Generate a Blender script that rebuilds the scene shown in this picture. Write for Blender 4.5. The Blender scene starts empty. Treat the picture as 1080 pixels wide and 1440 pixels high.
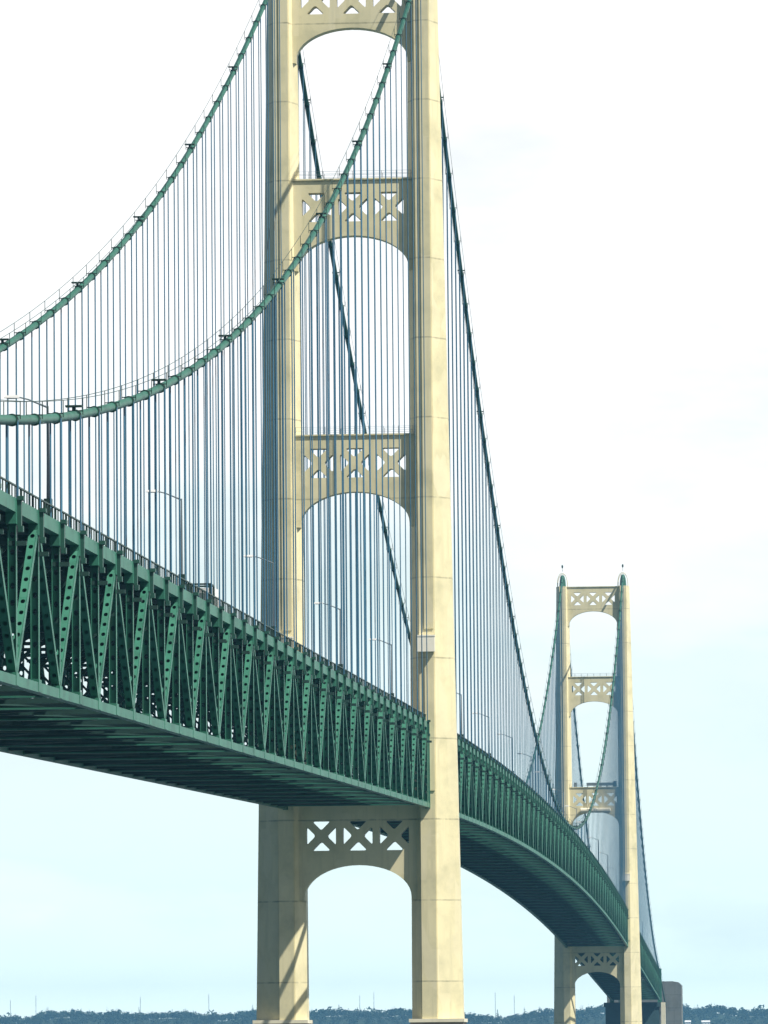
import bpy, math, random
from mathutils import Vector, Matrix
from mathutils.geometry import tessellate_polygon
from mathutils import noise as mnoise
R = math.radians
random.seed(7)
scene = bpy.context.scene
col = scene.collection

# ------------------------------------------------------------------ helpers
class MB:
    """collects shapes, linked as ONE mesh object"""
    def __init__(s): s.v = []; s.f = []; s.mi = []; s.cur = 0
    def add(s, vs, fs):
        o = len(s.v); s.v += [tuple(v) for v in vs]
        for f in fs: s.f.append(tuple(o + i for i in f)); s.mi.append(s.cur)
    def hexa(s, p):
        s.add(p, [(0,3,2,1),(4,5,6,7),(0,1,5,4),(1,2,6,5),(2,3,7,6),(3,0,4,7)])
    def box(s, x0, x1, y0, y1, z0, z1):
        s.hexa([(x0,y0,z0),(x1,y0,z0),(x1,y1,z0),(x0,y1,z0),(x0,y0,z1),(x1,y0,z1),(x1,y1,z1),(x0,y1,z1)])
    def bar(s, a, b, w, h, up=(0,0,1)):
        """rectangular bar from a to b: w sideways, h along up"""
        a = Vector(a); b = Vector(b); d = (b-a).normalized(); u = Vector(up)
        if abs(d.dot(u)) > .99: u = Vector((0,1,0))
        x = d.cross(u).normalized()*w*.5; y = x.cross(d).normalized()*h*.5
        s.hexa([a-x-y, a+x-y, a+x+y, a-x+y, b-x-y, b+x-y, b+x+y, b-x+y])
    def tube(s, pts, r, n=8, cap=True):
        pts = [Vector(p) for p in pts]; N = len(pts); vs = []; fs = []
        rr = r if isinstance(r, (list, tuple)) else [r]*N
        for i, p in enumerate(pts):
            d = (pts[min(i+1,N-1)] - pts[max(i-1,0)]).normalized()
            u = Vector((1,0,0)) if abs(d.x) < .9 else Vector((0,1,0))
            x = d.cross(u).normalized(); y = d.cross(x)
            for k in range(n):
                a = 2*math.pi*k/n; vs.append(p + x*math.cos(a)*rr[i] + y*math.sin(a)*rr[i])
        for i in range(N-1):
            for k in range(n):
                fs.append((i*n+k, i*n+(k+1)%n, (i+1)*n+(k+1)%n, (i+1)*n+k))
        if cap: fs.append(tuple(range(n))[::-1]); fs.append(tuple((N-1)*n+k for k in range(n)))
        s.add(vs, fs)
    def build(s, name, mat, parent=None, smooth=False, loc=None):
        me = bpy.data.meshes.new(name); me.from_pydata(s.v, [], s.f); me.update()
        mats = mat if isinstance(mat, (list, tuple)) else [mat]
        for m in mats: me.materials.append(m)
        if len(mats) > 1: me.polygons.foreach_set('material_index', s.mi)
        if smooth: me.polygons.foreach_set('use_smooth', [True]*len(me.polygons))
        o = bpy.data.objects.new(name, me); col.objects.link(o)
        if parent: o.parent = parent
        if loc: o.location = loc
        return o

def tag(o, label=None, cat=None, group=None, kind=None):
    if label: o['label'] = label
    if cat: o['category'] = cat
    if group: o['group'] = group
    if kind: o['kind'] = kind
    return o
def thing(name, loc, label, cat, group=None):
    o = bpy.data.objects.new(name, None); col.objects.link(o); o.location = loc
    o.empty_display_size = 2
    return tag(o, label, cat, group)
def dup(o, parent=None, matrix=None):
    c = o.copy(); col.objects.link(c); c.parent = parent
    if matrix is not None: c.matrix_local = matrix
    return c

# ------------------------------------------------------------------ materials
def new_mat(name):
    m = bpy.data.materials.new(name); m.use_nodes = True
    nt = m.node_tree; b = nt.nodes['Principled BSDF']
    return m, nt, b
def painted(name, base, dark, rough=.5, scale=.35, amount=.6, streak=True, seams=None, bump=.02, rust=None, patch=None):
    """weathered paint: large blotches, vertical streaks, fine grime, optional plate seams (real joints in the plating)"""
    m, nt, b = new_mat(name); N = nt.nodes; L = nt.links
    geo = N.new('ShaderNodeNewGeometry')
    def noise(sc, det, vec=(1,1,1)):
        mp = N.new('ShaderNodeVectorMath'); mp.operation = 'MULTIPLY'; mp.inputs[1].default_value = vec
        L.new(geo.outputs['Position'], mp.inputs[0])
        t = N.new('ShaderNodeTexNoise'); t.inputs['Scale'].default_value = sc; t.inputs['Detail'].default_value = det
        t.inputs['Roughness'].default_value = .62
        L.new(mp.outputs[0], t.inputs['Vector']); return t.outputs['Fac']
    def ramp(src, lo, hi):
        r = N.new('ShaderNodeMapRange'); r.inputs[1].default_value = lo; r.inputs[2].default_value = hi
        L.new(src, r.inputs[0]); return r.outputs[0]
    def mul(a, k):
        mm = N.new('ShaderNodeMath'); mm.operation = 'MULTIPLY'; L.new(a, mm.inputs[0]); mm.inputs[1].default_value = k; return mm.outputs[0]
    def mx(a, b_):
        mm = N.new('ShaderNodeMath'); mm.operation = 'MAXIMUM'; L.new(a, mm.inputs[0]); L.new(b_, mm.inputs[1]); return mm.outputs[0]
    f = mul(ramp(noise(scale, 6), .42, .75), amount)
    if streak: f = mx(f, mul(ramp(noise(1.3, 4, (1,1,.035)), .5, .78), amount*.8))
    mix = N.new('ShaderNodeMixRGB'); mix.inputs[1].default_value = (*base,1); mix.inputs[2].default_value = (*dark,1)
    L.new(f, mix.inputs[0]); out = mix.outputs[0]
    if patch:                                  # repainted plates: real patches of newer paint
        vo = N.new('ShaderNodeTexVoronoi'); vo.inputs['Scale'].default_value = .5; vo.distance = 'CHEBYCHEV'
        mp = N.new('ShaderNodeVectorMath'); mp.operation = 'MULTIPLY'; mp.inputs[1].default_value = (.9,.9,.34)
        L.new(geo.outputs['Position'], mp.inputs[0]); L.new(mp.outputs[0], vo.inputs['Vector'])
        sp_ = N.new('ShaderNodeSeparateXYZ'); L.new(vo.outputs['Color'], sp_.inputs[0])
        mpz = N.new('ShaderNodeMixRGB'); mpz.inputs[2].default_value = (*patch,1)
        L.new(mul(ramp(sp_.outputs[0], .45, 1.0), .55), mpz.inputs[0]); L.new(out, mpz.inputs[1]); out = mpz.outputs[0]
    if rust:
        mr = N.new('ShaderNodeMixRGB'); mr.inputs[2].default_value = (*rust,1)
        L.new(mul(ramp(noise(.55, 8, (1,1,.12)), .63, .8), .55), mr.inputs[0]); L.new(out, mr.inputs[1]); out = mr.outputs[0]
    if seams:
        sep = N.new('ShaderNodeSeparateXYZ'); L.new(geo.outputs['Position'], sep.inputs[0])
        per, off, wid = seams
        a = N.new('ShaderNodeMath'); a.operation = 'ADD'; a.inputs[1].default_value = off; L.new(sep.outputs[2], a.inputs[0])
        md = N.new('ShaderNodeMath'); md.operation = 'MODULO'; md.inputs[1].default_value = per; L.new(a.outputs[0], md.inputs[0])
        lt = N.new('ShaderNodeMath'); lt.operation = 'LESS_THAN'; lt.inputs[1].default_value = wid; L.new(md.outputs[0], lt.inputs[0])
        nz = mul(ramp(noise(.8, 5), .3, .6), .75)
        g = N.new('ShaderNodeMath'); g.operation = 'MULTIPLY'; L.new(lt.outputs[0], g.inputs[0]); L.new(nz, g.inputs[1])
        ms = N.new('ShaderNodeMixRGB'); ms.inputs[2].default_value = tuple(c*.62 for c in dark)+(1,)
        L.new(g.outputs[0], ms.inputs[0]); L.new(out, ms.inputs[1]); out = ms.outputs[0]
    L.new(out, b.inputs['Base Color'])
    b.inputs['Roughness'].default_value = rough
    if bump:
        bp = N.new('ShaderNodeBump'); bp.inputs['Strength'].default_value = .25; bp.inputs['Distance'].default_value = bump
        L.new(noise(1.1, 5), bp.inputs['Height']); L.new(bp.outputs[0], b.inputs['Normal'])
    return m
IVORY = painted('ivory_paint', (.72,.65,.40), (.47,.44,.27), .5, .2, .95, seams=(11.75, 4.2, .22), rust=(.36,.24,.12), patch=(.74,.67,.45))
CREAM = painted('cream_paint', (.74,.69,.52), (.52,.47,.32), .5, .5, .5)
GREEN = painted('green_paint', (.028,.158,.103), (.011,.066,.043), .5, .5, .85, bump=.01, rust=(.075,.06,.035), patch=(.05,.20,.135))
GREEN_CABLE = painted('green_cable_wrap', (.027,.130,.088), (.011,.06,.04), .5, .55, .85, streak=False, bump=.01)
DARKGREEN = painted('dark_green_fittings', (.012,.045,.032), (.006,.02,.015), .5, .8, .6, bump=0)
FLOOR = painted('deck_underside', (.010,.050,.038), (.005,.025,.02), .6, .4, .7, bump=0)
ROPE = painted('suspender_rope', (.035,.145,.235), (.015,.07,.12), .5, .25, .7, streak=False, bump=0)
PLAT = painted('platform_white', (.86,.82,.68), (.7,.66,.52), .4, .6, .3, bump=0)
BRACKET = painted('shade_green_bracket', (.018,.085,.060), (.008,.04,.03), .5, .8, .6, bump=0)  # truss green darkened to paint in the shade of the brackets' unlit faces
ASPHALT = painted('asphalt', (.06,.06,.06), (.04,.04,.04), .9, .6, .6, streak=False)
CONCRETE = painted('weathered_concrete', (.160,.180,.175), (.08,.092,.09), .85, .12, .9, seams=(6, 1, .2), bump=.05)
PIERSTONE = painted('pier_concrete', (.34,.27,.20), (.17,.13,.10), .85, .3, .9, bump=.05)
DARKBENT = painted('dark_bent_colour', (.035,.085,.095), (.02,.05,.06), .55, .2, .7, bump=0)  # dark blue-green for the pier shaft
GALV = painted('galvanised_steel', (.16,.20,.22), (.09,.12,.14), .4, .8, .5, streak=False, bump=0)
WHITE = painted('white_paint', (.78,.78,.76), (.55,.55,.52), .4, .6, .4, bump=0)
BLACKRUB = painted('black_rubber', (.02,.02,.02), (.012,.012,.012), .8, 2, .5, bump=0)
LAND = painted('hill_ground', (.02,.04,.016), (.014,.03,.012), .95, .02, .8, streak=False, bump=0)
def leaf_mat():
    m, nt, b = new_mat('far_foliage'); N = nt.nodes; L = nt.links
    geo = N.new('ShaderNodeNewGeometry'); t = N.new('ShaderNodeTexNoise'); t.inputs['Scale'].default_value = .06; t.inputs['Detail'].default_value = 6
    L.new(geo.outputs['Position'], t.inputs['Vector'])
    mix = N.new('ShaderNodeMixRGB'); mix.inputs[1].default_value = (.014,.032,.014,1); mix.inputs[2].default_value = (.032,.058,.022,1)
    L.new(t.outputs['Fac'], mix.inputs[0]); L.new(mix.outputs[0], b.inputs['Base Color']); b.inputs['Roughness'].default_value = .9
    return m
LEAF = leaf_mat()
def water_mat():
    m, nt, b = new_mat('lake_water'); N = nt.nodes; L = nt.links
    b.inputs['Base Color'].default_value = (.012,.06,.075,1); b.inputs['Roughness'].default_value = .18
    geo = N.new('ShaderNodeNewGeometry'); t = N.new('ShaderNodeTexNoise'); t.inputs['Scale'].default_value = .09; t.inputs['Detail'].default_value = 8
    L.new(geo.outputs['Position'], t.inputs['Vector'])
    bp = N.new('ShaderNodeBump'); bp.inputs['Strength'].default_value = .6; bp.inputs['Distance'].default_value = 1.2
    L.new(t.outputs['Fac'], bp.inputs['Height']); L.new(bp.outputs[0], b.inputs['Normal'])
    return m
WATER = water_mat()
def flat(name, c, rough=.4, alpha=None):
    m, nt, b = new_mat(name); b.inputs['Base Color'].default_value = (*c,1); b.inputs['Roughness'].default_value = rough; return m
GLASS = flat('dark_glass', (.03,.04,.05), .08)
LAMPGLASS = flat('lamp_glass', (.7,.72,.7), .2)
REDGLASS = flat('red_beacon_glass', (.10,.015,.012), .2)

# ------------------------------------------------------------------ bridge geometry
SPAN = 1158.24; SIDE = 549.0; CX = 10.36; DEP = 11.6; PAN = 11.887
SADDLE = 170.5; SADMAIN = 172.4; SIDE_END = 44.7; MID = 64.6
def zb(y):                                   # bottom chord of the stiffening truss
    if y < 0: return 44.98 + .02402*y
    if y > SPAN: return 44.98 - .02402*(y-SPAN)
    s = y/SPAN; return 44.98 + 4*6.768*s*(1-s)
def zc(y):                                   # main cable
    if 0 <= y <= SPAN: return MID + (SADMAIN-MID)*(1-2*y/SPAN)**2
    t = (-y if y < 0 else y-SPAN)/SIDE
    if t > 1: return SIDE_END - (t-1)*SIDE*.10
    return SADDLE + (SIDE_END-SADDLE)*t - 4*23.4*t*(1-t)

# ------------------------------------------------------------------ towers
ZBASE, ZTOP = 14.0, 168.3
def wo(z): return 1.10 + (168-z)*.0163
def wi(z): return 1.10 + (168-z)*.0035
def hh(z): return 3.15 + (168-z)*.0075
RIB = 1.08; CH = 2.45; STRUTS = (164.0, 133.05, 95.2, 40.65)

def leg_mesh(s):
    m = MB(); zs = [ZBASE, 30, 45, 60, 90, 120, 150, ZTOP]; n = 16; vs = []
    for z in zs:
        H = hh(z); o = RIB+wo(z); i = -RIB-wi(z)
        prof = [(-RIB,-H-.35),(RIB,-H-.35),(RIB,-H),(RIB+.12,-H),(o,-H+CH),(o,H-CH),(RIB+.12,H),(RIB,H),(RIB,H+.35),(-RIB,H+.35),(-RIB,H),(-RIB-.12,H),(i,H-CH),(i,-H+CH),(-RIB-.12,-H),(-RIB,-H)]
        vs += [(s*(CX+a), b, z) for a, b in prof]
    fs = []
    for k in range(len(zs)-1):
        for j in range(n):
            q = (k*n+j, k*n+(j+1)%n, (k+1)*n+(j+1)%n, (k+1)*n+j); fs.append(q if s > 0 else q[::-1])
    fs.append(tuple(range(n))[::-1]); fs.append(tuple((len(zs)-1)*n+j for j in range(n)))
    m.add(vs, fs)
    return m
def rounded(poly, r, seg=4):
    out = []; n = len(poly)
    for i in range(n):
        p = Vector(poly[i]); a = Vector(poly[i-1]); b = Vector(poly[(i+1)%n])
        da = (a-p).normalized(); db = (b-p).normalized()
        p0 = p+da*r; p1 = p+db*r
        for k in range(seg+1):
            t = k/seg; out.append(tuple(p0*(1-t)**2 + p*2*t*(1-t) + p1*t*t))
    return out
def strut_mesh(zc_, y0, y1):
    xo = CX-RIB-wi(zc_)+.04                   # edge of the opening, just inside the leg face
    xl = CX-RIB-.2
    top = 4.0 if zc_ > 60 else 6.4
    outer = [(-xl, zc_+top), (-xl, zc_-9.4), (-xo, zc_-9.4)]
    for k in range(25):
        a = math.pi*(1-k/24); outer.append((xo*math.cos(a), zc_-8.9+4.65*math.sin(a)))
    outer += [(xo, zc_-9.4), (xl, zc_-9.4), (xl, zc_+top)]
    holes = []
    for c in (-5.33, 0, 5.33):
        h = 2.16; g = .78
        for tri in ([(h-g, h), (-h+g, h), (0, g)], [(-h+g,-h),(h-g,-h),(0,-g)], [(-h,h-g),(-h,-h+g),(-g,0)], [(h,-h+g),(h,h-g),(g,0)]):
            holes.append([(c+x, zc_+z) for x, z in rounded(tri, .42)])
    loops = [outer]+holes
    flat_ = [p for l in loops for p in l]
    tris = tessellate_polygon([[Vector((x, z, 0)) for x, z in l] for l in loops])
    n = len(flat_); m = MB()
    vs = [(x, y0, z) for x, z in flat_]+[(x, y1, z) for x, z in flat_]
    fs = []
    for t in tris:
        a, b, c = (Vector((flat_[i][0], flat_[i][1])) for i in t)
        ccw = (b-a).cross(c-a) > 0
        f = tuple(t) if ccw else tuple(t)[::-1]
        fs.append(f); fs.append(tuple(i+n for i in f[::-1]))
    o = 0
    for l in loops:
        k = len(l); area = sum(l[i-1][0]*l[i][1]-l[i][0]*l[i-1][1] for i in range(k))
        for i in range(k):
            a, b = o+i, o+(i+1)%k
            q = (a, a+n, b+n, b); ccw = area > 0
            if l is not outer: ccw = not ccw if area > 0 else True
            fs.append(q if not ccw else q[::-1])
        o += k
    m.add(vs, fs)
    return m

def make_tower():
    t = thing('bridge_tower', (0,0,0), '', '')
    for s in (1, -1):
        leg = leg_mesh(s).build('leg', IVORY, t)
        rp = MB()
        for sy in (-1, 1):
            for za, zb_ in ((47, 69.2), (70.6, 167.5)):
                Ha = hh(za)+.352; Hb = hh(zb_)+.352
                xa, xb = s*CX-.30, s*CX+RIB-.02
                rp.hexa([(xa,sy*Ha,za),(xb,sy*Ha,za),(xb,sy*(Ha+.16),za),(xa,sy*(Ha+.16),za),(xa,sy*Hb,zb_),(xb,sy*Hb,zb_),(xb,sy*(Hb+.16),zb_),(xa,sy*(Hb+.16),zb_)][::1])
        rp.build('rib_plate', IVORY, leg)
        # service platform above the deck
        H = hh(69.5)+.36; pf = MB()
        pf.box(s*CX-1.35, s*CX+1.25, -H-1.15, -H+.01, 67.2, 67.45)
        pf.box(s*CX-1.35, s*CX+1.25, -H-1.15, -H-1.05, 67.45, 69.4)
        pf.box(s*CX-1.35, s*CX-1.25, -H-1.05, -H+.01, 67.45, 69.4)
        pf.box(s*CX+1.15, s*CX+1.25, -H-1.05, -H+.01, 67.45, 69.4)
        pf.box(s*CX-1.40, s*CX+1.30, -H-1.20, -H+.01, 69.4, 69.62)
        pf.build('service_platform', PLAT, leg)
        # base flange
        fl = MB(); Hb = hh(14)+.65
        fl.box(s*CX-(RIB+1.95), s*CX+RIB+1.95, -Hb, Hb, ZBASE-.45, ZBASE-.003) if False else None
        x0, x1 = sorted((s*(CX-RIB-wi(14)-.3), s*(CX+RIB+wo(14)+.3)))
        fl.box(x0, x1, -Hb, Hb, ZBASE-.5, ZBASE-.004)
        fl.build('base_plate', CREAM, leg)
        # cable saddle housing and beacon
        sd = MB(); vs = []; fs = []; nn = 16
        for k in range(9):
            a = math.pi/2*k/8; rr = max(.02, math.cos(a)**.7)
            vs += [(s*CX+1.15*rr*math.cos(2*math.pi*q/nn), 2.6*rr*math.sin(2*math.pi*q/nn), ZTOP-.3+4.4*math.sin(a)) for q in range(nn)]
        for k in range(8):
            for q in range(nn): fs.append((k*nn+q, k*nn+(q+1)%nn, (k+1)*nn+(q+1)%nn, (k+1)*nn+q))
        sd.add(vs, fs)
        sad = sd.build('cable_saddle', GREEN_CABLE, t, smooth=True)
        for yy in (-2.4, 2.2):
            hp = MB(); hp.tube([(s*CX+1.75*math.cos(math.pi*k/14), yy, ZTOP+.02+4.6*math.sin(math.pi*k/14)**.8) for k in range(15)], .12, 6)
            hp.build('access_hoop', CREAM, sad)
        bc = MB(); bc.tube([(s*CX, -1.2, ZTOP+5.2), (s*CX, -1.2, ZTOP+6.4)], .07, 6); bc.tube([(s*CX,-1.2,ZTOP+6.4),(s*CX,-1.2,ZTOP+6.7),(s*CX,-1.2,ZTOP+7.3),(s*CX,-1.2,ZTOP+7.5)], [.2,.3,.3,.12], 8)
        bc.build('beacon', [DARKGREEN], sad)
    for zc_ in STRUTS:
        yf = -hh(zc_)+.95
        st = strut_mesh(zc_, yf, yf+2.1).build('cross_strut', IVORY, t)
        cap = MB(); cap.box(-(CX-RIB-.25), CX-RIB-.25, yf-.22, yf+2.5, zc_+(4.003 if zc_ > 60 else 6.403), zc_+(4.22 if zc_ > 60 else 6.62)); cap.build('top_flange', IVORY, st)
        if 60 < zc_ < 150:
            rl = MB()
            for yy in (yf-.1, yf+2.35):
                for k in range(2): rl.bar((-8.6, yy, zc_+4.75+.55*k), (8.6, yy, zc_+4.75+.55*k), .035, .035)
                for k in range(9): rl.box(-8.6+2.15*k-.03, -8.6+2.15*k+.03, yy-.03, yy+.03, zc_+4.2, zc_+5.33)
            rl.build('hand_rail', GALV, st)
    return t
near_tower = make_tower()
tag(near_tower, 'tall cream steel bridge tower in the foreground, top cut off by the frame', 'bridge tower', 'bridge towers')
def copy_tree(o, parent=None):
    c = o.copy(); col.objects.link(c); c.parent = parent
    for ch in list(o.children): copy_tree(ch, c)
    return c
far_tower = copy_tree(near_tower); far_tower.location = (0, SPAN, 0)
tag(far_tower, 'smaller distant cream bridge tower, seen up to its two top beacons', 'bridge tower', 'bridge towers')
# equipment seen only on the far tower's third strut
yf = -hh(95.2)+.95
eq = MB(); eq.tube([(-5.2, yf-1.0, 91.4), (-5.0, yf-1.0, 91.4), (5.0, yf-1.0, 91.4), (5.3, yf-1.0, 91.4)], [.45,.85,.85,.5], 10)
for x in (-3.5, 0, 3.5): eq.box(x-.15, x+.15, yf-.9, yf+.01, 91.2, 91.6)
eq.build('pipe_platform', CREAM, far_tower, smooth=False)
eq = MB(); eq.box(-2.9, 6.9, yf+.3, yf+1.7, 99.9, 100.9); eq.box(6.2, 7.4, yf+.2, yf+1.8, 99.43, 101.4)
for k in range(5): eq.box(-2.6+2.2*k-.1, -2.6+2.2*k+.1, yf+.6, yf+1.0, 99.43, 99.9)
eq.box(-7.2, -6.2, yf+.4, yf+1.4, 99.43, 101.0)
eq.build('strut_top_equipment', GALV, far_tower)

def make_pier(y, label):
    p = thing('tower_pier', (0, y, 0), label, 'bridge pier', 'round piers under the towers')
    b = MB()
    n = 48; vs = []; fs = []
    for r_, z in ((17.7,-12),(17.7,6.0),(17.2,7.2),(16.8,7.3)):
        vs += [(r_*math.cos(2*math.pi*k/n), r_*math.sin(2*math.pi*k/n), z) for k in range(n)]
    for i in range(3):
        for k in range(n): fs.append((i*n+k, i*n+(k+1)%n, (i+1)*n+(k+1)%n, (i+1)*n+k))
    fs.append(tuple(3*n+k for k in range(n))); b.add(vs, fs)
    b.build('pier_drum', CONCRETE, p)
    for s in (1, -1):
        m = MB(); x0, x1 = sorted((s*(CX-RIB-wi(14)-.1), s*(CX+RIB+wo(14)+.1))); H = hh(14)+.45
        m.box(x0, x1, -H, H, 7.25, ZBASE-.504)
        m.build('pedestal', PIERSTONE, p)
    return p
make_pier(0, 'brown concrete pier carrying the foreground tower legs at the bottom edge')
make_pier(SPAN, 'concrete pier standing under the distant second tower, mostly below the frame')

# ------------------------------------------------------------------ stiffening truss spans
MEMW = .56
def perforated(name, L, nh, mat, d=.24, fl=.275):
    """box member along +Z, length L, real holes through its two wide (local y) faces, open dark inside"""
    m = MB(); w = MEMW/2; pl = .9
    cell = (L-2*pl)/nh; hw, hl = .145, .20
    for sy in (-1, 1):
        y = sy*d
        def q(*p):
            f = [(a, y, b) for a, b in p]; m.add(f, [tuple(range(len(f)))] if sy < 0 else [tuple(range(len(f)))[::-1]])
        q((-w,0),(w,0),(w,pl),(-w,pl)); q((-w,L-pl),(w,L-pl),(w,L),(-w,L))
        for k in range(nh):
            z0 = pl+k*cell; z1 = z0+cell; c = (z0+z1)/2
            o = [(hw*.45,-hl),(hw,-hl*.5),(hw,hl*.5),(hw*.45,hl),(-hw*.45,hl),(-hw,hl*.5),(-hw,-hl*.5),(-hw*.45,-hl)]
            o = [(a, c+b) for a, b in o]
            q((-w,z0),(w,z0),o[0],o[7]); q((w,z0),(w,z1),o[2],o[1]); q((w,z0),o[1],o[0]); q((w,z1),o[3],o[2])
            q((w,z1),(-w,z1),o[4],o[3]); q((-w,z1),(-w,z0),o[6],o[5]); q((-w,z1),o[5],o[4]); q((-w,z0),o[7],o[6])
    for sx in (-1, 1):
        x = sx*w; m.box(*sorted((x, x-sx*.03)), -fl, fl, 0, L)
    return m
ref_len = {}
def member(proto, L, a, b):
    """matrix that lays the prototype from a to b, its width along world X"""
    a = Vector(a); b = Vector(b); z = (b-a); l = z.length; z.normalize()
    x = Vector((1,0,0)); y = z.cross(x).normalized()
    M = Matrix((( x.x, y.x, z.x*l/L, a.x),(x.y, y.y, z.y*l/L, a.y),(x.z, y.z, z.z*l/L, a.z),(0,0,0,1)))
    return M
LD, LP = 15.6, 10.7
diag_me = perforated('diagonal', LD, 12, GREEN)
post_me = perforated('vertical_post', LP, 8, GREEN, .06, .31)
diag_proto = post_proto = None

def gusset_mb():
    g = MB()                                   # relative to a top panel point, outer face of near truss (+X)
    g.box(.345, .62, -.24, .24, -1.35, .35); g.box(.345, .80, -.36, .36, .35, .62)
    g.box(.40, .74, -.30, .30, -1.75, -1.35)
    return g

def fbeam_mb():
    m = MB()                                   # transverse floor truss, origin at bottom chord level
    m.box(-CX-.95, CX+.95, -.18, .18, 8.95, 9.25)
    m.box(-CX+.3, CX-.3, -.16, .16, 10.95, 11.2)
    n = 10
    for k in range(n):
        x0 = -CX+.4+k*(2*CX-.8)/n; x1 = x0+(2*CX-.8)/n
        za, zb2 = (9.2, 11.0) if k % 2 == 0 else (11.0, 9.2)
        m.bar((x0,0,za),(x1,0,zb2), .18, .18, up=(0,1,0))
    m.bar((-CX+.35,0,9.1),(-CX+3.6,0,11.0),.2,.2,up=(0,1,0)); m.bar((CX-.35,0,9.1),(CX-3.6,0,11.0),.2,.2,up=(0,1,0))
    # sway frame down to the bottom struts
    m.bar((-CX+.4,.02,8.9),(-2.0,.02,.4),.22,.22,up=(0,1,0)); m.bar((CX-.4,-.02,8.9),(2.0,-.02,.4),.22,.22,up=(0,1,0))
    return m
def bstrut_mb():
    m = MB(); m.box(-CX+.30, CX-.30, -.30, .30, -.24, -.10)
    m.box(-CX+.30, CX-.30, -.30, .30, .16, .24); return m
def bstrut_web():
    m = MB(); m.box(-CX+.30, CX-.30, -.20, .20, -.097, .157); return m
gus_proto = fb_proto = bs_proto = bs_web = None
def make_span(label, ys, tops, yend0, yend1, ylow, yhigh, detailed_far, group):
    """ys: panel points; tops: set of indices where diagonals meet the top chord"""
    global diag_proto, post_proto, gus_proto, fb_proto, bs_proto, bs_web
    o = thing('truss_span', (0, (yend0+yend1)/2, 0), label, 'bridge span', group)
    oy = -(yend0+yend1)/2
    def P(x, y, z): return (x, y+oy, z)
    pts = sorted(set([yend0, yend1]+list(ys)))
    for s in (1, -1):
        tc = MB(); bc = MB()
        for a, b in zip(pts[:-1], pts[1:]):
            za, zb_ = zb(a), zb(b)
            def prism(mb, w, h, dz):
                mb.hexa([P(s*CX-w,a,za+dz-h),P(s*CX+w,a,za+dz-h),P(s*CX+w,b,zb_+dz-h),P(s*CX-w,b,zb_+dz-h),P(s*CX-w,a,za+dz+h),P(s*CX+w,a,za+dz+h),P(s*CX+w,b,zb_+dz+h),P(s*CX-w,b,zb_+dz+h)])
            prism(tc, .33, .47, DEP); prism(bc, .31, .34, 0)
            # splice plates proud of the chord
        for y in ys:
            z = zb(y)
            bc.box(s*CX-.345, s*CX+.345, y+oy-.75, y+oy+.75, z-.31, z+.55)
            tc.box(s*CX-.350, s*CX+.350, y+oy-.8, y+oy+.8, z+DEP-1.25, z+DEP+.30)
        tc.build('top_chord', GREEN, o); bc.build('bottom_chord', GREEN, o)
    # verticals, diagonals
    far_d = MB(); far_p = MB()
    for s in (1, -1):
        for i, y in enumerate(ys):
            z = zb(y); a = P(s*CX, y, z+.34); b = P(s*CX, y, z+DEP-.47)
            if s > 0 or detailed_far:
                if post_proto is None:
                    post_proto = post_me.build('vertical_post', GREEN, o); pp = post_proto; pp.matrix_local = member(pp, LP, a, b)
                else: pp = dup(post_proto, o, member(None, LP, a, b))
            else: far_p.bar(a, b, MEMW, .5, up=(0,1,0)); pp = None
            if s > 0:
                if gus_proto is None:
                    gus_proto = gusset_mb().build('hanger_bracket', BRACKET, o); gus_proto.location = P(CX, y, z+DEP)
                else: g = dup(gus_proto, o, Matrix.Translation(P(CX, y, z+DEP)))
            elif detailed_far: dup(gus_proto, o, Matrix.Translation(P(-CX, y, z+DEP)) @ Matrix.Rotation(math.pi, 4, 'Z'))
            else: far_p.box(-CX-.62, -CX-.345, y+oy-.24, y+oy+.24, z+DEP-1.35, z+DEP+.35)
        for i in range(len(ys)-1):
            ya, yb2 = ys[i], ys[i+1]; up = i in tops
            a = P(s*CX, ya, zb(ya)+(DEP-.5 if up else .42)); b = P(s*CX, yb2, zb(yb2)+(.42 if up else DEP-.5))
            if up: a, b = b, a
            if s > 0 or detailed_far:
                if diag_proto is None:
                    diag_proto = diag_me.build('diagonal', GREEN, o); diag_proto.matrix_local = member(None, LD, a, b)
                else: dup(diag_proto, o, member(None, LD, a, b))
            else: far_d.bar(a, b, MEMW, .5, up=(0,0,1))
    if not detailed_far:
        tag(far_d.build('far_side_diagonals', GREEN, o), kind='stuff'); tag(far_p.build('far_side_posts', GREEN, o), kind='stuff')
    # end posts
    for s in (1, -1):
        for y in (yend0, yend1):
            z = zb(y); e = MB(); e.box(s*CX-.36, s*CX+.36, y+oy-.3, y+oy+.3, z-.42, z+DEP+.5); e.build('end_post', GREEN, o)
    for s in (1, -1):
        for y, ye in ((ys[0], yend0), (ys[-1], yend1)):
            z = zb(y); ze = zb(ye); d = 1 if ye > y else -1
            w = MB(); a, b = sorted((y+d*.25, ye-d*.28)); za, zb_ = zb(a), zb(b)
            def slab(x0, x1, a, b, z0=.345, z1=DEP-.475):
                w.hexa([P(x0,a,zb(a)+z0),P(x1,a,zb(a)+z0),P(x1,b,zb(b)+z0),P(x0,b,zb(b)+z0),P(x0,a,zb(a)+z1),P(x1,a,zb(a)+z1),P(x1,b,zb(b)+z1),P(x0,b,zb(b)+z1)])
            slab(s*CX-.06, s*CX+.02, a, b)
            w.build('end_web_plate', FLOOR, o)
            w = MB(); m1 = y+d*1.6; m2 = y+d*3.3
            slab(s*CX-.27, s*CX+.27, *sorted((m1, m1+d*.5))); slab(s*CX-.27, s*CX+.27, *sorted((m2, m2+d*.5)))
            w.build('end_stiffener', GREEN, o)
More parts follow.
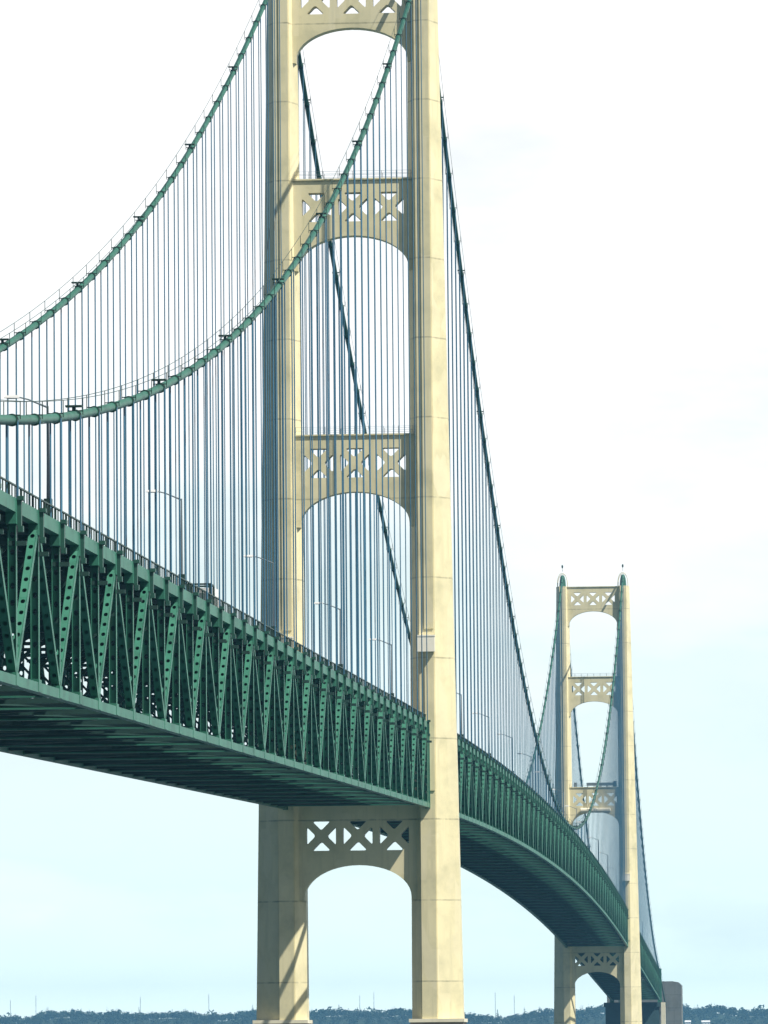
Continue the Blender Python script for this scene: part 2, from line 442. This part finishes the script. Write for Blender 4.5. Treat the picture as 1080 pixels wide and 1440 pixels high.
    # floor beams, bottom struts
    for i, y in enumerate(ys):
        M = Matrix.Translation(P(0, y, zb(y)))
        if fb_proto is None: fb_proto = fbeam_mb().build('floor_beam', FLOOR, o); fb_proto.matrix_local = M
        else: dup(fb_proto, o, M)
        if i not in tops:
            if bs_proto is None:
                bs_proto = bstrut_mb().build('bottom_strut', GREEN, o); bs_proto.matrix_local = M
                bs_web = bstrut_web().build('strut_web', FLOOR, bs_proto)  # shade painted on the web; green flanges stay as the lit lips
            else: c_ = dup(bs_proto, o, M); dup(bs_web, c_)
    # bottom lateral bracing between struts
    lb = MB(); bot = [y for i, y in enumerate(ys) if i not in tops]
    for a, b in zip(bot[:-1], bot[1:]):
        m_ = (a+b)/2
        for s in (1, -1):
            lb.bar(P(s*(CX-.4), a, zb(a)+.02), P(s*.5, m_, zb(m_)+.02), .34, .36); lb.bar(P(s*.5, m_, zb(m_)+.02), P(s*(CX-.4), b, zb(b)+.02), .34, .36)
        lb.box(-CX+.32, CX-.32, m_+oy-.15, m_+oy+.15, zb(m_)-.22, zb(m_)+.16)
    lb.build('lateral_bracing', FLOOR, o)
    # dark trough added under the floor, standing in for a shadow band
    cw = MB()
    for a, b in zip(pts[:-1], pts[1:]):
        for x0, x1, z0, z1 in ((-.9, .5, .52, .66), (-.93, -.87, .66, 1.65), (.47, .53, .66, 1.65)):
            cw.hexa([P(x0,a,zb(a)+z0),P(x1,a,zb(a)+z0),P(x1,b,zb(b)+z0),P(x0,b,zb(b)+z0),P(x0,a,zb(a)+z1),P(x1,a,zb(a)+z1),P(x1,b,zb(b)+z1),P(x0,b,zb(b)+z1)])
    cw.build('shadow_band_walk', DARKGREEN, o)
    # roadway slab and stringers
    rd = MB(); sg = MB()
    pr = sorted(set([ylow, yhigh]+pts)); pr = [y for y in pr if ylow-1 <= y <= yhigh+1]
    for a, b in zip(pr[:-1], pr[1:]):
        hw = 9.95 if yend0-.1 <= a and b <= yend1+.1 else 7.9
        za, zb_ = zb(a)+DEP, zb(b)+DEP
        rd.hexa([P(-hw,a,za+.02),P(hw,a,za+.02),P(hw,b,zb_+.02),P(-hw,b,zb_+.02),P(-hw,a,za+.42),P(hw,a,za+.42),P(hw,b,zb_+.42),P(-hw,b,zb_+.42)])
        for x in (-8.4,-5.6,-2.8,0,2.8,5.6,8.4):
            if abs(x) < hw-.3:
                sg.hexa([P(x-.12,a,za-.40),P(x+.12,a,za-.40),P(x+.12,b,zb_-.40),P(x-.12,b,zb_-.40),P(x-.12,a,za+.018),P(x+.12,a,za+.018),P(x+.12,b,zb_+.018),P(x-.12,b,zb_+.018)])
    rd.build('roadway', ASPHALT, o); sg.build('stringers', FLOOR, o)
    # lane markings
    mk = MB(); y = ylow+2
    while y < yhigh-6:
        for x in (-3.9, 3.9):
            z = zb(y)+DEP+.426; z2 = zb(y+3)+DEP+.426
            mk.add([P(x-.06,y,z),P(x+.06,y,z),P(x+.06,y+3,z2),P(x-.06,y+3,z2)], [(0,1,2,3)])
        y += 12
    mk.build('lane_markings', WHITE, o)
    # railings: kerb beam, posts, three rails
    for s in (1, -1):
        r = MB(); x = s*10.2
        for a, b in zip(pr[:-1], pr[1:]):
            if a < yend0-.1 or b > yend1+.1: continue
            for z0, z1, w in ((.475, .62, .15), (1.50, 1.60, .07)):
                za, zb_ = zb(a)+DEP, zb(b)+DEP
                r.hexa([P(x-w,a,za+z0),P(x+w,a,za+z0),P(x+w,b,zb_+z0),P(x-w,b,zb_+z0),P(x-w,a,za+z1),P(x+w,a,za+z1),P(x+w,b,zb_+z1),P(x-w,b,zb_+z1)])
        y = yend0+.5; k = 0
        while y < yend1-.3:
            z = zb(y)+DEP; w = .075 if k % 4 == 0 else .04
            r.box(x-w, x+w, y+oy-w, y+oy+w, z+.6, z+1.51); y += 1.58; k += 1
        r.build('railing', DARKGREEN, o)
    return o

SIDE_Y = sorted([-9.78-PAN*j for j in range(0, 46)])
PM = (SPAN-2*9.78)/96
MAIN_Y = [9.78+PM*j for j in range(97)]
FAR_Y = [SPAN+9.78+PAN*j for j in range(0, 46)]
side_tops = {i for i, y in enumerate(SIDE_Y) if (len(SIDE_Y)-1-i) % 2 == 0}
E0 = 4.75
make_span('near green truss span on the left, ending at the foreground tower', SIDE_Y, side_tops, SIDE_Y[0]-5.5, -E0, SIDE_Y[0]-5.5, -.01, True, 'green truss spans of the bridge deck')
make_span('long arched green truss span from the foreground tower to the distant tower', MAIN_Y, {i for i in range(97) if i % 2 == 1}, E0, SPAN-E0, 0, SPAN-.01, False, 'green truss spans of the bridge deck')
make_span('farthest green truss span, between the distant tower and the concrete anchorage', FAR_Y, {i for i in range(46) if i % 2 == 0}, SPAN+E0, FAR_Y[-1]+5.5, SPAN, FAR_Y[-1]+5.5, False, 'green truss spans of the bridge deck')

# ------------------------------------------------------------------ main cables
CR = .33
band_proto = None
def band_mb():
    m = MB(); n = 18
    def ring(y0, y1, r0, r1):
        m.tube([(0,y0,0),(0,y1,0)], [r0,r1], n)
    ring(-.40, .40, CR+.045, CR+.045)
    m.cur = 1; ring(-.36,-.22, CR+.085, CR+.085); ring(.22,.36, CR+.085, CR+.085); ring(-.06, .06, CR+.10, CR+.10)
    m.box(-.40,.40,-.34,.34,-.05,.05)
    return m
def bracket_mb():
    m = MB(); m.box(-.60,.60,-.30,.30,.50,.62); m.box(-.12,.12,-.14,.14,.25,.50)
    return m
brk_proto = None
bands_y = SIDE_Y+MAIN_Y+FAR_Y
def make_cable(s, label):
    global band_proto, brk_proto
    o = thing('suspension_cable', (s*CX, 0, 0), label, 'main cable', 'two main cables of the bridge')
    y0, y1 = -SIDE-20, SPAN+SIDE+150
    ys = []; y = y0
    while y < y1:
        ys.append(y); y += 6 if (y < -12 or 12 < y < SPAN-12 or y > SPAN+12) else 1.5
    ys.append(y1)
    def zz(y):
        for c in (0, SPAN):
            if abs(y-c) < 6:                    # smooth over the saddle
                t = abs(y-c)/6; e = zc(c+(6 if y >= c else -6)); return e+(1-t*t)*(172.0-e)
        return zc(y)
    c = MB(); c.tube([(0, y, zz(y)) for y in ys], CR, 14); c.build('cable', GREEN_CABLE, o, smooth=True)
    hr = MB()
    for x in (-.55, .55):
        hr.tube([(x, y, zz(y)+1.25) for y in ys if abs(y) > 4 and abs(y-SPAN) > 4 and y < -2], .028, 5)
        hr.tube([(x, y, zz(y)+1.25) for y in ys if 4 < y < SPAN-4], .028, 5)
        hr.tube([(x, y, zz(y)+1.25) for y in ys if y > SPAN+4], .028, 5)
    for i, y in enumerate(bands_y):
        for x in (-.55, .55): hr.box(x-.03, x+.03, y-.03, y+.03, zc(y)+.05, zc(y)+1.27)
        hr.box(-.55, .55, y-.03, y+.03, zc(y)+.28, zc(y)+.36)
    hr.build('hand_rope', DARKGREEN, o)
    rest = MB(); cnt = 0
    for i, y in enumerate(bands_y):
        sl = (zc(y+1)-zc(y-1))/2; a = math.atan(sl)
        M = Matrix.Translation((0, y, zc(y))) @ Matrix.Rotation(a, 4, 'X')
        if i < 100:
            if band_proto is None:
                band_proto = band_mb().build('cable_band', [GREEN_CABLE, DARKGREEN], o, smooth=False); band_proto.matrix_local = M
            else: dup(band_proto, o, M)
        else:
            rest.tube([M @ Vector((0,-.3,0)), M @ Vector((0,.3,0))], CR+.08, 10)
    tag(rest.build('distant_cable_bands', DARKGREEN, o), kind='stuff')
    for i, y in enumerate(bands_y):
        if i % 5 == 4:
            M = Matrix.Translation((0, y-.9, zc(y)))
            if brk_proto is None: brk_proto = bracket_mb().build('cable_light_bracket', DARKGREEN, o); brk_proto.matrix_local = M
            else: dup(brk_proto, o, M)
    return o
make_cable(1, 'green main cable crossing in front of the foreground tower to its right leg')
make_cable(-1, 'green main cable meeting the left leg of the foreground tower')

# ------------------------------------------------------------------ suspender ropes
SEP = .365
sus_me = None
def sus_mesh():
    m = MB()
    for x in (-SEP, SEP):
        for dy in (-.05, .05):
            m.tube([(x, dy, 0), (x, dy, 1)], .07, 6, cap=False)
    return m
sp = sus_mesh()
sus_obj = None
def place_sus(s, y, label, group):
    global sus_obj
    z0 = zb(y)+DEP+.5; z1 = zc(y)
    if z1-z0 < .6: return None
    M = Matrix.Translation((s*CX, y, z0)) @ Matrix.Diagonal((1,1,z1-z0,1))
    if sus_obj is None:
        sus_obj = sp.build('suspender_rope', ROPE); o = sus_obj
    else: o = sus_obj.copy(); col.objects.link(o)
    o.matrix_world = M
    tag(o, label, 'suspender', group); return o
nside = [y for y in SIDE_Y if y > -505]
for y in nside:
    place_sus(1, y, 'dark suspender rope pair hanging from the lower, nearer cable above the near span', 'suspenders of the camera-side cable over the near span')
    place_sus(-1, y, 'blue-grey suspender rope pair hanging from the upper left cable above the near span', 'suspenders of the far-side cable over the near span')
for y in MAIN_Y:
    place_sus(1, y, 'thin suspender rope pair of the right-hand main-span cable between the two towers', 'suspenders of the camera-side cable over the main span')
    place_sus(-1, y, 'thin suspender rope pair of the left-hand main-span cable, behind the foreground portal', 'suspenders of the far-side cable over the main span')
rest = MB(); cnt = 0
for s in (1, -1):
    for y in FAR_Y:
        if zc(y)-zb(y)-DEP < 1.2: continue
        if s == 1 and cnt < 22:
            place_sus(1, y, 'faint suspender rope pair right of the distant tower above the farthest span', 'suspenders of the camera-side cable beyond the distant tower'); cnt += 1
        else:
            for x in (-SEP, SEP): rest.tube([(s*CX+x, y, zb(y)+DEP+.5), (s*CX+x, y, zc(y))], .07, 5, cap=False)
tag(rest.build('distant_suspender_ropes', ROPE), 'remaining faint suspender ropes beyond the distant tower', 'suspenders', kind='stuff')

# ------------------------------------------------------------------ street lamps on the near railing
def make_lamp():
    o = thing('street_lamp', (0,0,0), '', '')
    b = MB(); b.box(-.28,.28,-.28,.28,0,1.75); b.build('base_box', DARKGREEN, o)
    p = MB(); p.tube([(0,0,1.7),(0,0,4.5),(0,0,8.3)], [.125,.10,.07], 8); p.build('pole', GALV, o)
    a = MB(); a.tube([(0,0,8.2),(-.5,0,8.42),(-1.4,0,8.8),(-2.1,0,8.98)], [.075,.065,.055,.05], 6); a.build('arm', GALV, o)
    h = MB(); h.hexa([(-3.1,-.16,8.93),(-2.0,-.18,8.90),(-2.0,.18,8.90),(-3.1,.16,8.93),(-3.0,-.10,9.10),(-2.05,-.12,9.12),(-2.05,.12,9.12),(-3.0,.10,9.10)])
    hd = h.build('lamp_head', WHITE, o)
    g = MB(); g.box(-2.9,-2.2,-.13,.13,8.86,8.915); g.build('lamp_glass', LAMPGLASS, hd)
    return o
lamp0 = None
side_l = [-449, -355, -261, -168, -74]; main_l = [103, 197, 291, 385, 479, 573, 667, 761, 855, 949, 1043]; far_l = [1231, 1325, 1419]
ordn = ['first','second','third','fourth','fifth','sixth','seventh','eighth','ninth','tenth','eleventh']
for grp, L in (('s', side_l), ('m', main_l), ('f', far_l)):
    for i, y in enumerate(L):
        o = lamp0 if lamp0 is None and False else None
        if lamp0 is None: lamp0 = make_lamp(); o = lamp0
        else: o = copy_tree(lamp0)
        o.location = (9.75, y, zb(y)+DEP+.42)
        if grp == 's':
            lab = 'tall grey street lamp on the near span, %s from the left edge' % ordn[i]
        elif grp == 'm':
            lab = 'thin grey street lamp on the main span, %s beyond the foreground tower' % ordn[i]
        else:
            lab = 'tiny street lamp on the farthest span, %s beyond the distant tower' % ordn[i]
        tag(o, lab, 'street lamp', 'street lamps along the bridge railing')

# ------------------------------------------------------------------ vehicles on the near span
def wheels(t, xs, ys, r):
    for y in ys:
        for x in xs:
            w = MB(); w.tube([(x-.14,y,r),(x+.14,y,r)], r, 16); wo_ = w.build('wheel', BLACKRUB, t)
            h = MB(); h.tube([(x-.15,y,r),(x+.15,y,r)], r*.5, 10); h.build('rim', GALV, wo_)
def place_z(y): return zb(y)+DEP+.425
def box_truck(y, x, label):
    t = thing('work_truck', (x, y, place_z(y)), label, 'truck')
    t.rotation_euler = (math.atan(.024), 0, 0)
    m = MB(); m.box(-1.0,1.0,-5.5,5.5,.75,1.0); m.build('chassis', BLACKRUB, t)
    wheels(t, (-.95,.95), (-4.0,-2.9,3.9), .5)
    m = MB(); vs = []
    prof = [(2.9,1.0),(5.5,1.0),(5.5,1.75),(5.1,1.95),(4.6,2.85),(2.9,2.9)]
    vs = [(-1.1,a,b) for a,b in prof]+[(1.1,a,b) for a,b in prof]; n = len(prof)
    m.add(vs, [tuple(range(n)), tuple(n+i for i in range(n))[::-1]]+[(i, n+i, n+(i+1)%n, (i+1)%n) for i in range(n)])
    cab = m.build('cab', WHITE, t)
    m = MB(); m.add([(-1.0,5.06,2.0),(1.0,5.06,2.0),(1.0,4.66,2.8),(-1.0,4.66,2.8)], [(0,1,2,3)])
    for sx in (-1.104, 1.104): m.add([(sx,3.2,1.95),(sx,4.75,1.95),(sx,4.45,2.7),(sx,3.2,2.7)], [(0,1,2,3)])
    m.build('window', GLASS, cab)
    m = MB(); m.box(-1.15,1.15,-5.5,2.7,1.0,1.2); m.build('flat_bed', GALV, t)
    m = MB(); m.box(-1.1,1.1,-1.2,2.5,1.2,3.55); m.build('equipment_box', WHITE, t)
    m = MB()
    for yy in (-5.3, -1.5):
        for xx in (-1.05, 1.05): m.box(xx-.09,xx+.09,yy-.09,yy+.09,1.2,3.6)
    for xx in (-1.05, 1.05): m.box(xx-.08,xx+.08,-5.4,-1.4,3.6,3.76)
    for yy in (-5.3,-1.5): m.box(-1.05,1.05,yy-.08,yy+.08,3.6,3.76)
    m.build('rear_frame', DARKGREEN, t)
    return t
def pickup(y, x, label):
    t = thing('pickup_truck', (x, y, place_z(y)), label, 'pickup truck')
    t.rotation_euler = (math.atan(.024), 0, 0)
    prof = [(-2.8,.5),(2.8,.5),(2.8,1.05),(1.6,1.15),(.9,1.85),(-.7,1.88),(-.95,1.15),(-2.8,1.1)]
    m = MB(); n = len(prof); vs = [(-.95,a,b) for a,b in prof]+[(.95,a,b) for a,b in prof]
    m.add(vs, [tuple(range(n)), tuple(n+i for i in range(n))[::-1]]+[(i, n+i, n+(i+1)%n, (i+1)%n) for i in range(n)])
    b = m.build('body', WHITE, t)
    m = MB()
    for sx in (-.954,.954): m.add([(sx,-.75,1.2),(sx,1.35,1.2),(sx,.85,1.75),(sx,-.6,1.78)], [(0,1,2,3)])
    m.add([(-.85,-.97,1.2),(.85,-.97,1.2),(.8,-.74,1.8),(-.8,-.74,1.8)], [(0,1,2,3)])
    m.build('window', GLASS, b)
    m = MB(); m.box(-.7,.7,-.1,.25,1.86,2.05); m.build('light_bar', LAMPGLASS, t)
    wheels(t, (-.85,.85), (-1.8,1.8), .4)
    return t
box_truck(-300, 6.4, 'white flatbed work truck with an open rear frame above the near railing')
pickup(-329, 6.4, 'small white pickup truck behind the near railing, beside the second street lamp')

# ------------------------------------------------------------------ far pier and anchorage
yb_ = FAR_Y[-1]+7.0
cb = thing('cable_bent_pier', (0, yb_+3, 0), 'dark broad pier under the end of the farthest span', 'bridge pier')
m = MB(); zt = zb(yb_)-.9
m.box(-13.2, 10.2, -3, 5, -8, zt-2.2); m.box(-13.9, 10.9, -3.5, 5.5, zt-2.2, zt-.2); m.build('shaft', DARKBENT, cb)
m = MB(); m.box(10.95, 12.7, -3.3, 5, -8, zt-.3); m.build('corner_column', CREAM, cb)
for s in (1, -1):
    m = MB(); m.box(s*CX-.9, s*CX+.9, -.9, .9, zt-.2, 45.2); m.build('cable_bent_post', GREEN, cb)
an = thing('anchorage_block', (0, SPAN+SIDE+160, 0), 'weathered grey concrete anchorage block right of the distant tower', 'anchorage')
m = MB()
prof = [(-16.5,-8),(17.6,-8),(17.6,39.6),(16.4,40.8),(13.8,41.3),(-13,41.3),(-16.5,38.7)]
n = len(prof); vs = [(x,-16,z) for x,z in prof]+[(x,22,z) for x,z in prof]
m.add(vs, [tuple(range(n)), tuple(n+i for i in range(n))[::-1]]+[(i,n+i,n+(i+1)%n,(i+1)%n)[::-1] for i in range(n)])
m.build('block', CONCRETE, an)
for k in range(3):
    m = MB(); m.box(11.8, 15.2, -16.06, -15.99, 8+10*k, 13+10*k); m.build('recess_panel', CONCRETE, an)

# ------------------------------------------------------------------ far shore
RIDGE = [(-2600,80),(-1700,78),(-1237,78.1),(-1213,80.2),(-1183,77.6),(-1155,88.0),(-1123,88.9),(-1093,86.2),(-1057,83.5),(-1027,85.6),(-991,84.1),(-955,86.2),(-923,83.5),(-890,79.6),(-854,81.7),(-824,86.1),(-804,88.3),(-710,83.9),(-675,88.3),(-639,83.2),(-609,81.8),(-567,86.1),(-541,87.1),(-449,75.6),(-413,72.9),(-377,73.7),(-348,79.4),(-318,82.6),(-265,82.1),(-229,88.9),(-211,86.4),(-93,86.5),(-63,81.5),(-45,87.2),(2,79.7),(49,79.2),(500,84),(1700,76)]
def ridge(x):
    for (a, za), (b, zb_) in zip(RIDGE[:-1], RIDGE[1:]):
        if a <= x <= b: return za+(zb_-za)*(x-a)/(b-a)
    return 78
def ground(x, y):
    h = ridge(x)-13
    t = max(0, min(1, (y-8300)/700)); t = t*t*(3-2*t)
    return h*t + 2.0*mnoise.noise(Vector((x/60, y/60, 0)))*t - .5*(1-t)
g = MB(); nx, ny = 180, 28; xs = [-2600+4300*i/nx for i in range(nx+1)]; ys = [8260+60*j for j in range(ny+1)]
g.add([(x, y, ground(x, y) if j else -2) for j, y in enumerate(ys) for x in xs], [(j*(nx+1)+i, j*(nx+1)+i+1, (j+1)*(nx+1)+i+1, (j+1)*(nx+1)+i) for j in range(ny) for i in range(nx)])
tag(g.build('hills', LAND, smooth=True), kind='structure')
def crown(m, x, y, z, h, w, kind, n):
    """a crown of many small leaf clumps around the stem"""
    for k in range(n):
        t = random.random()
        if kind == 'pine': rr = w*.5*(1-t)*random.uniform(.5,1.1)+.15; zz = z+h*(.12+.88*t); sz = w*.22*(1.05-t*.8)
        else:
            rr = w*.5*math.sqrt(max(0, 1-(2*t-1)**2))*random.uniform(.35,1.05); zz = z+h*(.22+.72*t); sz = w*.17*random.uniform(.7,1.3)
        a = random.uniform(0, 2*math.pi); c = Vector((x+rr*math.cos(a), y+rr*math.sin(a), zz))
        d = [Vector((random.uniform(-1,1), random.uniform(-1,1), random.uniform(-.7,.9))).normalized()*sz*random.uniform(.6,1.2) for _ in range(4)]
        m.add([c+v for v in d], [(0,1,2),(0,2,3),(0,3,1),(1,3,2)])
fo = MB(); random.seed(11)
for k in range(8200):
    x = random.uniform(-1900, 800) if k > 2100 else random.uniform(-1350, 160)
    y = 8560+480*random.random()**.75 if k > 2100 else random.uniform(8930, 9160)
    h = random.uniform(8, 15)*(1+.40*mnoise.noise(Vector((x/38, y/80, 3))))*(1.25 if random.random() < .06 else 1)
    z = ground(x, y)-.5
    pine = random.random() < .35
    crown(fo, x, y, z, h*(1.12 if pine else .95), h*(.42 if pine else .8), 'pine' if pine else 'oak', 30)
tag(fo.build('shore_forest', LEAF), 'dense blue-green woodland covering the hills along the horizon', 'woodland', kind='stuff')
tall = [(-1217,85,'just inside the left edge'),(-1155,94,'on the bump near the left edge'),(-1002,92.5,'between the left edge and the foreground tower'),(-923,89.4,'left of the foreground tower, in a dip'),(-811,94.1,'just left of the left foreground tower leg'),(-740,91.3,'beside the inner side of the left tower leg'),(-684,91,'between the tower legs, leftmost there'),(-666,94,'just left of the shorter portal mast'),(-635,88.9,'right of the shorter portal mast'),(-401,83.4,'between the towers, left one near a mast'),(-356,86.3,'between the two towers, right of both masts'),(-68,88.2,'just right of the anchorage block'),(-45,91.6,'right of the anchorage, tallest there')]
for x, zt_, lab in tall:
    z = ground(x, 8990)-.5; h = zt_-z
    t = thing('pine_tree', (x, 8990, z), 'tall conifer on the far ridge, '+lab, 'tree', 'tall conifers on the far ridge')
    m = MB(); crown(m, 0, 0, 0, h, min(9, h*.38), 'pine', 90); m.build('crown', LEAF, t)
    m = MB(); m.tube([(0,0,-.5),(0,0,h*.5),(0,0,h*.97)], [.45,.3,.05], 6); m.build('trunk', PIERSTONE, t)
masts = [(-1230,106.2,'nearest the left edge'),(-1186.6,113.3,'second from the left edge'),(-1009,110,'left of the foreground tower, farther from it'),(-893,112.7,'left of the foreground tower, nearest to it'),(-637.6,107.9,'shorter of the two framed by the foreground portal'),(-613.7,113.6,'taller of the two framed by the foreground portal'),(-409,111,'taller one between the two towers'),(-377,106.5,'shorter one between the two towers')]
for x, zt_, lab in masts:
    z = ground(x, 9080)-1
    t = thing('radio_mast', (x, 9080, z), 'thin radio mast on the far ridge, '+lab, 'radio mast', 'radio masts on the far ridge')
    m = MB(); H = zt_-z
    for a in range(3):
        ca, sa = math.cos(a*2.094)*.55, math.sin(a*2.094)*.55
        m.tube([(ca,sa,0),(ca*.6,sa*.6,H)], .16, 4)
    k = 0
    while k < H-2:
        m.bar((.55*math.cos(0),0,k),(-.27,.47,k+2),.1,.1); m.bar((-.27,.47,k),(-.27,-.47,k+2),.1,.1); k += 2
    m.build('lattice', GALV, t)
    m = MB(); m.tube([(0,0,H),(0,0,H+2)], .12, 5); m.build('tip', GALV, t)
houses = [(-78,8560,57.2,9,5,'left-hand'),(-49.5,8560,56.9,13,5.5,'longer right-hand')]
for x, y, z, w, h, lab in houses:
    zg = ground(x, y)
    t = thing('hillside_house', (x, y, z-h+1.5), lab+' small white house in trees right of the anchorage block', 'house', 'white houses on the far hillside')
    m = MB(); m.box(-w/2,w/2,-4,4,-14,h-2); m.build('wall', WHITE, t)
    m = MB(); vs = [(-w/2-.5,-4.6,h-2.003+.01),(w/2+.5,-4.6,h-1.993),(w/2+.5,4.6,h-1.993),(-w/2-.5,4.6,h-1.993),(-w/2-.5,0,h+.6),(w/2+.5,0,h+.6)]
    m.add(vs, [(0,1,5,4),(2,3,4,5),(1,2,5),(3,0,4),(3,2,1,0)]); m.build('roof', WHITE, t)
    m = MB()
    for k in range(3): m.box(-w/2+1.2+k*(w-3.4)/2, -w/2+2.2+k*(w-3.4)/2, -4.05, -3.99, .5, 1.9)
    m.build('window', GLASS, t)

# ------------------------------------------------------------------ water, haze, sky, sun, camera
w = MB(); w.add([(-14000,-2600,0),(14000,-2600,0),(14000,13000,0),(-14000,13000,0)], [(0,1,2,3)])
tag(w.build('water', WATER), kind='structure')
HAZE = True
if HAZE:
    hz = MB(); hz.box(-14100, 14100, -2700, 13100, -13.5, 180)
    m, nt, b = new_mat('haze_air'); nt.nodes.remove(b)
    pv = nt.nodes.new('ShaderNodeVolumePrincipled'); pv.inputs['Color'].default_value = (.20,.55,.92,1); pv.inputs['Density'].default_value = 5.4e-5
    pv.inputs['Anisotropy'].default_value = .1
    nt.links.new(pv.outputs[0], nt.nodes['Material Output'].inputs['Volume'])
    tag(hz.build('haze', m), kind='stuff')

EL, AZ = 53, 63                        # sun behind the camera, to its right
tosun = Vector((math.sin(R(AZ))*math.cos(R(EL)), -math.cos(R(AZ))*math.cos(R(EL)), math.sin(R(EL))))
sl = bpy.data.lights.new('sun', 'SUN'); sl.energy = 5.0; sl.angle = R(.53); sl.color = (1, .95, .86)
so = bpy.data.objects.new('sun', sl); col.objects.link(so); so.rotation_euler = tosun.to_track_quat('Z', 'Y').to_euler(); so.location = (200,-400,400)

wd = bpy.data.worlds.new('World'); scene.world = wd; wd.use_nodes = True
N = wd.node_tree.nodes; L = wd.node_tree.links
bg = N['Background']; bg.inputs[1].default_value = .05
sky = N.new('ShaderNodeTexSky'); sky.sky_type = 'NISHITA'; sky.sun_disc = False
sky.sun_elevation = R(EL); sky.sun_rotation = R(180-AZ); sky.air_density = 1.1; sky.dust_density = 2.2; sky.ozone_density = 1.2
tc = N.new('ShaderNodeTexCoord'); mp = N.new('ShaderNodeMapping'); mp.inputs['Scale'].default_value = (5, 5, 14)
L.new(tc.outputs['Generated'], mp.inputs['Vector'])
nz = N.new('ShaderNodeTexNoise'); nz.inputs['Scale'].default_value = 2.2; nz.inputs['Detail'].default_value = 7; nz.inputs['Roughness'].default_value = .55
L.new(mp.outputs[0], nz.inputs['Vector'])
sep = N.new('ShaderNodeSeparateXYZ'); L.new(tc.outputs['Generated'], sep.inputs[0])
def mapr(src, a, b, c, d):
    r = N.new('ShaderNodeMapRange'); r.interpolation_type = 'SMOOTHSTEP'
    for k, v in zip((1,2,3,4), (a,b,c,d)): r.inputs[k].default_value = v
    L.new(src, r.inputs[0]); return r.outputs[0]
def mth(op, a, b):
    m_ = N.new('ShaderNodeMath'); m_.operation = op
    for k, v in enumerate((a, b)):
        if isinstance(v, (int, float)): m_.inputs[k].default_value = v
        else: L.new(v, m_.inputs[k])
    return m_.outputs[0]
wob = mth('MULTIPLY', mth('SUBTRACT', nz.outputs['Fac'], .5), mapr(sep.outputs[2], 0, .05, 0, .17))
zz_ = mth('ADD', sep.outputs[2], wob)
low = N.new('ShaderNodeValToRGB'); cr = low.color_ramp          # radiance / 30 against elevation: hazy cyan low down, white above
stops = [(0, (26.5,30.2,27.4)), (.10, (19.4,22.8,21.6)), (.20, (15.4,18.3,17.8)), (.45, (13.9,16.0,16.0)), (.65, (15.9,16.8,16.8)), (1, (17.2,17.3,17.3))]
while len(cr.elements) < len(stops): cr.elements.new(.5)
for e_, (p_, c_) in zip(cr.elements, stops): e_.position = p_; e_.color = tuple(v/30 for v in c_)+(1,)
lin_ = N.new('ShaderNodeMapRange'); lin_.inputs[1].default_value = 0; lin_.inputs[2].default_value = .15; L.new(zz_, lin_.inputs[0]); L.new(lin_.outputs[0], low.inputs[0])
lowx = N.new('ShaderNodeVectorMath'); lowx.operation = 'SCALE'; lowx.inputs['Scale'].default_value = 30; L.new(low.outputs[0], lowx.inputs[0])
side = mapr(sep.outputs[1], .25, .85, .08, 1)               # the bank stands over the far shore only
bank = mapr(sep.outputs[2], .19, .42, .97, .06)        # bright thin cloud bank low over the lake, clearer blue overhead
thin = mapr(nz.outputs['Fac'], .30, .55, .80, 1.0)
mx = N.new('ShaderNodeMixRGB'); L.new(mth('MULTIPLY', mth('MULTIPLY', bank, side), thin), mx.inputs[0])
L.new(sky.outputs[0], mx.inputs[1]); L.new(lowx.outputs[0], mx.inputs[2]); L.new(mx.outputs[0], bg.inputs[0])

cam = bpy.data.cameras.new('camera'); co = bpy.data.objects.new('camera', cam); col.objects.link(co); scene.camera = co
F, CAMX, CAMY, CAMZ, YAW, PIT, ROL = 8285.69, 60.177, -858.866, 8.836, .065247, .091885, -.0088013
fw = Vector((-math.sin(YAW)*math.cos(PIT), math.cos(YAW)*math.cos(PIT), math.sin(PIT)))
r_ = Vector((math.cos(YAW), math.sin(YAW), 0)); u_ = r_.cross(fw)
r2 = r_*math.cos(ROL)+u_*math.sin(ROL); u2 = -r_*math.sin(ROL)+u_*math.cos(ROL)
M = Matrix((r2, u2, -fw)).transposed().to_4x4(); M.translation = (CAMX, CAMY, CAMZ)
co.matrix_world = M
cam.sensor_fit = 'VERTICAL'; cam.sensor_height = 36; cam.lens = 36*F/1440
cam.clip_start = 1; cam.clip_end = 40000

scene.view_settings.view_transform = 'Standard'; scene.view_settings.look = 'None'
scene.view_settings.exposure = .5; scene.view_settings.gamma = 1
